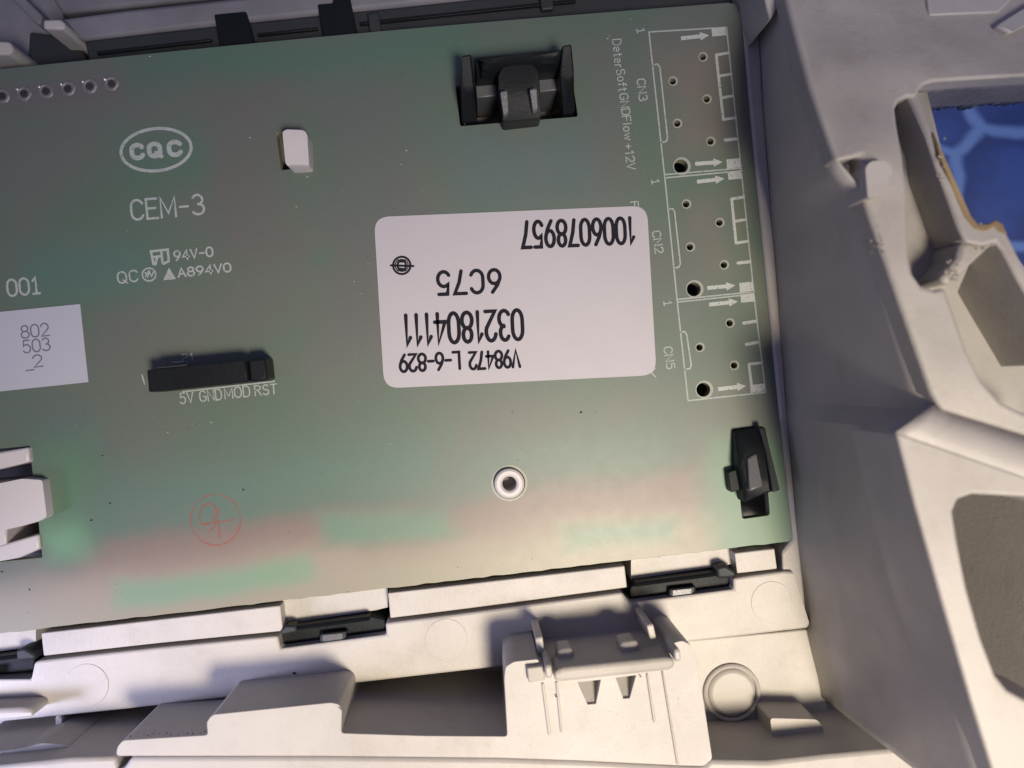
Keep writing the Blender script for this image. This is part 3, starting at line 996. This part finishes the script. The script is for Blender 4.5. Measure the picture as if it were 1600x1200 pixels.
for q in ([(1111, 44), (1133, 42), (1135, 55), (1113, 57)], [(1135, 249), (1156, 247), (1158, 262), (1136, 264)], [(1137, 268), (1158, 266), (1160, 279), (1138, 281)],
          [(1155, 442), (1176, 440), (1178, 454), (1156, 457)], [(1157, 460), (1178, 458), (1180, 471), (1158, 473)], [(1172, 602), (1194, 599), (1195, 611), (1173, 614)]):
    poly_print('pin_one_block', q, .045, SILKW, PCB)
for (x0, y0), (x1, y1) in (((1064, 60), (1108, 55)), ((1086, 256), (1129, 253)), ((1089, 284), (1132, 279)), ((1105, 450), (1149, 446)), ((1108, 476), (1153, 471)), ((1122, 608), (1166, 603))):
    d = Vector((x1 - x0, y1 - y0)).normalized(); nn = Vector((-d.y, d.x))
    a, b = Vector((x0, y0)), Vector((x1, y1)); m_ = b - d * 14
    poly_print('pin_arrow', [tuple(p) for p in (a + nn * 3, m_ + nn * 3, m_ + nn * 6.5, b, m_ - nn * 6.5, m_ - nn * 3, a - nn * 3)], .02, SILKW, PCB)
strokes_obj('header_outline', [[(286, 612), (428, 596), (424, 561)], [(222, 586), (226, 600)], [(270, 566), (284, 565)]], 1.0, .02, SILK, PCB)
# red inspection stamp
st = strokes_obj('inspection_stamp', [ell(337, 812, 39, 40, 0, 48), ell(324, 803, 12, 17, 25, 28), [(341, 795), (336, 822), (326, 832)], [(366, 812), (342, 815), (318, 820)], [(341, 814), (343, 842)]], 1.25, .02, STAMP, PCB)
st['label'] = 'faint red round inspection stamp reading OK'

# solder joints, top left
def solder(x, y):
    c = P(x, y, 0)
    bm = bmesh.new()
    prof = [(.092, 0.001), (.082, .012), (.062, .014), (.050, .004)]
    n = 16
    rows = [[bm.verts.new((c.x + r * math.cos(2 * math.pi * i / n), c.y + r * math.sin(2 * math.pi * i / n), z)) for i in range(n)] for r, z in prof]
    for a, b in zip(rows, rows[1:]):
        for i in range(n):
            bm.faces.new((a[i], a[(i + 1) % n], b[(i + 1) % n], b[i]))
    for v in bm.verts:
        v.co.x += random.uniform(-.006, .006); v.co.y += random.uniform(-.006, .006)
    me = bpy.data.meshes.new('solder_joint'); bm.to_mesh(me); bm.free()
    for f in me.polygons: f.use_smooth = True
    sj = link('solder_joint', me, SOLDER, PCB)
    disc('pin_hole', x, y, 5.6, 0.0, .03, BLACKM, sj, 0, 14)
    disc('pin_tip', x - 11, y - 7, 2.4, 0.01, .35, TIN, sj, .1, 10)
for i in range(6):
    solder(3 + 34.2 * i, 150 - 3.9 * i)

# ================================================================== stickers
def sticker(name, poly, r, z, mat, parent):
    return prism(name, rnd(poly, r, 6), z, .01, mat, parent, bev=.02, smooth=False)
L1 = thing('serial_sticker', 'large white rounded label printed upside down with black serial numbers', 'sticker', P(806, 464, 0))
sticker('label_sheet', [(584, 339), (1011, 321), (1026, 586), (600, 607)], 24, .14, PAPER, L1)
K = dict(mat=INK, parent=L1, z=.16)
text('1006078957', (990, 340), (815, 347), 40, 5.7, gap=.22, **K)
text('6C75', (781, 421), (683, 425), 35, 5.6, gap=.26, **K)
text('0321804111', (815, 484), (630, 493), 46, 6.0, gap=.2, **K)
text('V98472', (811, 547), (733, 551), 26, 4.5, gap=.16, **K)
text('L-6-829', (717, 550), (624, 555), 26, 4.5, gap=.16, **K)
strokes_obj('emblem', [ell(628, 415, 13.5, 13.5, 0, 32), ell(628, 415, 6.5, 8.5, 0, 24), [(611, 415), (646, 416)], [(624, 409), (632, 409)], [(624, 420), (632, 421)]], 1.7, .16, INK, L1)
strokes_obj('emblem', [ell(628, 415, 10, 10.5, 0, 12, -60, 60), ell(628, 415, 10, 10.5, 0, 12, 120, 240)], .8, .18, INK, L1)

L2 = thing('batch_sticker', 'white square cornered label with grey figures 802 503 at the left', 'sticker', P(60, 540, 0))
sticker('label_sheet', [(-60, 493), (125, 475), (138, 597), (-60, 618)], 1, .14, PAPER2, L2)
K = dict(mat=INKL, parent=L2, z=.16, gap=.16)
text('802', (34, 529), (77, 524), 19, 2.1, **K)
text('503', (37, 552), (79, 547), 19, 2.1, **K)
text('2', (53, 574), (67, 572), 18, 2.1, **K)
text('_', (41, 577), (54, 575.5), 20, 2.0, **K)

# ================================================================== pin header
PH = thing('pin_header', 'low black pin socket standing on the board above the 5V GND print', 'connector', P(330, 585, 0))
hz = 4.6
hp = [(229, 578), (386, 562), (414, 558), (418, 594), (389, 597), (232, 613)]
prism('socket_body', [(229, 578), (384, 563), (388, 597), (232, 613)], hz, 0.02, BLACK, PH, bev=.2)
prism('socket_end', [(387, 561), (414, 558), (418, 594), (391, 597)], hz - .7, 0.02, BLACK, PH, bev=.3)
prism('key_rib', [(246, 573.5), (292, 569), (292.3, 571.5), (246.3, 576)], hz + .12, hz - 1, BLACKM, PH, bev=.05)

# ================================================================== plastic posts and tabs of the housing rising through the board
def tube(name, x, y, r, r2, z0, z1, mat, parent):
    return disc(name, x, y, r, z0, z1, mat, parent, .3, 40, r2)
POST = tube('locating_post', 796, 756, 23.6, 11, -9, .9, WHITE, H)
disc('post_bore', 796, 757, 11.5, -9, -3, WHITE, POST, 0)
o = prism('locating_tab', rnd([(441, 206), (447, 202), (474, 203), (480, 209), (483, 261), (455, 264), (446, 256)], 4, 3), lambda x, y: interp([(200, 3.2), (258, 2.6), (266, 1.6)], y), -9, WHITE, H, bev=.35, grid=10)
o['label'] = 'white tab standing up through the small slot in the board'

WC = thing('white_clip', 'white plastic clip with slanted arms in the board cutout at left', 'clip', P(20, 790, -9))
prism('upper_arm', [(-80, 722), (0, 706), (44, 699), (46, 722), (0, 733), (-80, 752)], .8, -7, WHITE, WC, bev=.25)
prism('middle_plate', rnd([(-80, 760), (0, 755), (34, 748), (66, 750), (73, 808), (60, 815), (34, 822), (0, 830), (-80, 846)], 4, 2), 1.6, -7, WHITE, WC, bev=.4)
prism('lower_arm', [(-80, 868), (0, 852), (60, 835), (62, 858), (30, 872), (-80, 892)], .3, -7, WHITE, WC, bev=.25)
prism('back_plate', [(-80, 815), (10, 824), (10, 852), (-80, 870)], .2, -7, WHITE, WC, bev=.2)

# ================================================================== black latches
def latch_top():
    t = thing('snap_latch', 'large black snap latch in the slot near the far edge', 'latch', P(808, 150, -6), 'black latches')
    prism('cheek', [(722, 86), (736, 84), (741, 130), (746, 188), (722, 191), (719, 140)], lambda x, y: interp([(84, 5.6), (135, 4.2), (190, 0.6)], y), -7, BLACK, t, bev=.2, grid=14)
    prism('cheek', [(878, 71), (893, 68), (897, 110), (898, 176), (880, 178), (874, 118)], lambda x, y: interp([(70, 5.6), (118, 4.2), (178, 0.6)], y), -7, BLACK, t, bev=.2, grid=14)
    prism('roof', [(741, 90), (878, 77), (880, 112), (838, 116), (775, 123), (744, 126)], lambda x, y: interp([(76, 5.0), (90, 5.4), (108, 4.6), (128, 2.4)], y + (x - 741) * .09), -7, BLACK, t, bev=.25, grid=9)
    prism('inner_wall', [(742, 124), (776, 121), (778, 150), (745, 153)], .6, -7, SHEEN, t, bev=.15)
    prism('inner_wall', [(840, 114), (878, 110), (880, 140), (843, 144)], .6, -7, SHEEN, t, bev=.15)
    tg = prism('tongue', rnd([(778, 118), (786, 104), (832, 99), (842, 112), (846, 184), (786, 191), (780, 150)], 4, 2), lambda x, y: interp([(100, 4.5), (135, 4.2), (190, 3.2)], y), .05, BLACK, t, bev=.3, grid=12)
    for x in (781, 827):
        prism('tongue_rib', [(x, 142 - (x - 781) * .08), (x + 12, 140 - (x - 781) * .08), (x + 14, 178 - (x - 781) * .12), (x + 6, 183 - (x - 781) * .12)], lambda xx, y: interp([(136, 5.6), (186, 3.9)], y), 0, SHEEN, tg, bev=.2)
    return t
latch_top()

def latch_right():
    t = thing('snap_latch', 'black snap latch with side prong in the slot at the right edge', 'latch', P(1180, 735, -6), 'black latches')
    prism('body', [(1148, 674), (1187, 667), (1197, 690), (1207, 740), (1217, 764), (1178, 779), (1163, 786), (1155, 730)], lambda x, y: interp([(665, .8), (700, 2.6), (765, 3.4), (790, 2.4)], y), -7, BLACK, t, bev=.25, grid=14)
    prism('outer_wall', [(1186, 668), (1196, 667), (1203, 700), (1219, 766), (1208, 770), (1196, 704)], lambda x, y: interp([(665, 2.2), (766, 4.4)], y), -7, BLACKM, t, bev=.2, grid=12)
    prism('prong', rnd([(1138, 738), (1156, 732), (1160, 764), (1142, 770)], 3, 2), 1.6, .1, BLACK, t, bev=.3)
    prism('wedge', [(1168, 716), (1182, 708), (1192, 760), (1172, 768)], lambda x, y: interp([(708, 3.0), (768, 4.4)], y), 0, SHEEN, t, bev=.2)
    return t
latch_right()

def latch_low(x0, y0, label, wmul=1.0, flip=False, left=False):
    """latch beside the lower edge: x0,y0 the lower left corner of its bar in plan, sloping with the board"""
    t = thing('snap_latch', label, 'latch', P(x0 + 80, y0 - 25, -6), 'black latches')
    sl = -.132
    def q(pts):
        return [(x0 + a, y0 + b + a * sl) for a, b in pts]
    prism('pocket_shelf', q([(2, -80), (168, -80), (168, -42), (150, -40), (20, -38), (2, -36)]), -1.4, -8.95, CREAM, H, bev=0)
    prism('back_plate', q([(28, -36), (140, -33), (146, -6), (24, -10)]), -3.0, -8.8, BLACKM, t, bev=.2)
    prism('bar', q([(0, -26), (9, -33), (142, -33), (166, -24), (166, -2), (110, -2), (104, 7), (60, 7), (55, -1), (0, -1)]), -.6, -8, BLACK, t, bev=.25)
    prism('ridge', q([(6, -31), (140, -31), (140, -24), (6, -24)]), .7, -6, BLACK, t, bev=.3)
    prism('cheek', q([(-1, -26), (8, -34), (24, -32), (26, -22), (0, -20)]) if not flip else q([(136, -38), (150, -40), (166, -28), (166, -18), (138, -20)]), 1.0, -6, BLACKM, t, bev=.3)
    tg = prism('tongue', q([(62, -14), (104, -13), (102, 5), (61, 5)]), .5, -6, BLACKM, t, bev=.2)
    prism('tongue_window', q([(66, -12), (98, -11), (98, 2), (66, 2)]), .62, -3, SHEEN, tg, bev=.1)
    return t
latch_low(438, 1013, 'black snap latch at the lower board edge, middle of three')
latch_low(984, 943, 'black snap latch at the lower board edge, nearest the right wall', flip=True)
latch_low(-112, 1072, 'black snap latch at the lower left, cut by the picture edge', flip=True)

# ================================================================== specks of dirt
DV, DF = [], []
def speck(x, y, z, r):
    c = P(x, y, z)
    s = len(DV)
    rr = r * (CAM_H - z) / FPX * MM
    n = 7
    a0 = random.random() * 6
    pts = [(c.x + rr * random.uniform(.6, 1.3) * math.cos(a0 + 2 * math.pi * i / n), c.y + rr * random.uniform(.5, 1.0) * math.sin(a0 + 2 * math.pi * i / n), c.z) for i in range(n)]
    DV.extend(pts); DV.append((c.x, c.y, c.z + rr * .6))
    for i in range(n):
        DF.append((s + i, s + (i + 1) % n, s + n))
for x, y in ((160, 712), (172, 786), (143, 813), (380, 765), (908, 644), (3, 893), (46, 921)):
    speck(x, y, .01, 2.0)
for _ in range(26):
    speck(random.uniform(60, 1150), random.uniform(640, 930 - 0), .01, random.uniform(.5, 1.0))
for x, y in ((67, 1142), (40, 1149), (10, 1152)):
    speck(x, y, -2.98, 3)
for x in range(205, 325, 9):
    speck(x + random.uniform(-4, 4), 1150 - (x - 205) * .055 + random.uniform(-2, 2), 11.02, random.uniform(.8, 2.2))
for x, y in ((460, 1052), (570, 1140), (596, 1143), (625, 1139), (655, 1140)):
    speck(x, y, 1.15 if y < 1100 else 9, 3)
for x, y in ((869, 1088), (1001, 1057)):
    speck(x, y, 11.3, 2)
me = bpy.data.meshes.new('dirt_specks')
me.from_pydata(DV, [], DF)
o = link('dirt_specks', me, BLACKM)
o['kind'] = 'stuff'
o['label'] = 'scattered dark specks of dirt on board and housing'
o['category'] = 'dirt'
DV, DF = [], []
for x, y in ((234, 88), (391, 215), (635, 235), (626, 257), (480, 276), (463, 323), (553, 440), (575, 412), (330, 660), (262, 676), (610, 694), (952, 56), (949, 60), (985, 30)):
    speck(x, y, .01, random.uniform(.9, 1.6))
for _ in range(60):
    speck(random.uniform(20, 1150), random.uniform(150, 900), .012, random.uniform(.35, .8))
for _ in range(50):
    x = random.uniform(560, 1100)
    speck(x, eb(x) - random.uniform(4, 90), .012, random.uniform(.4, .9))
for _ in range(70):
    x = random.uniform(800, 1100)
    speck(x, random.uniform(1080, 1180), 11.02, random.uniform(.4, .9))
me = bpy.data.meshes.new('dust_specks')
me.from_pydata(DV, [], DF)
o = link('dust_specks', me, GLUE)
o['kind'] = 'stuff'
o['label'] = 'fine pale dust specks on board and beam'
o['category'] = 'dust'
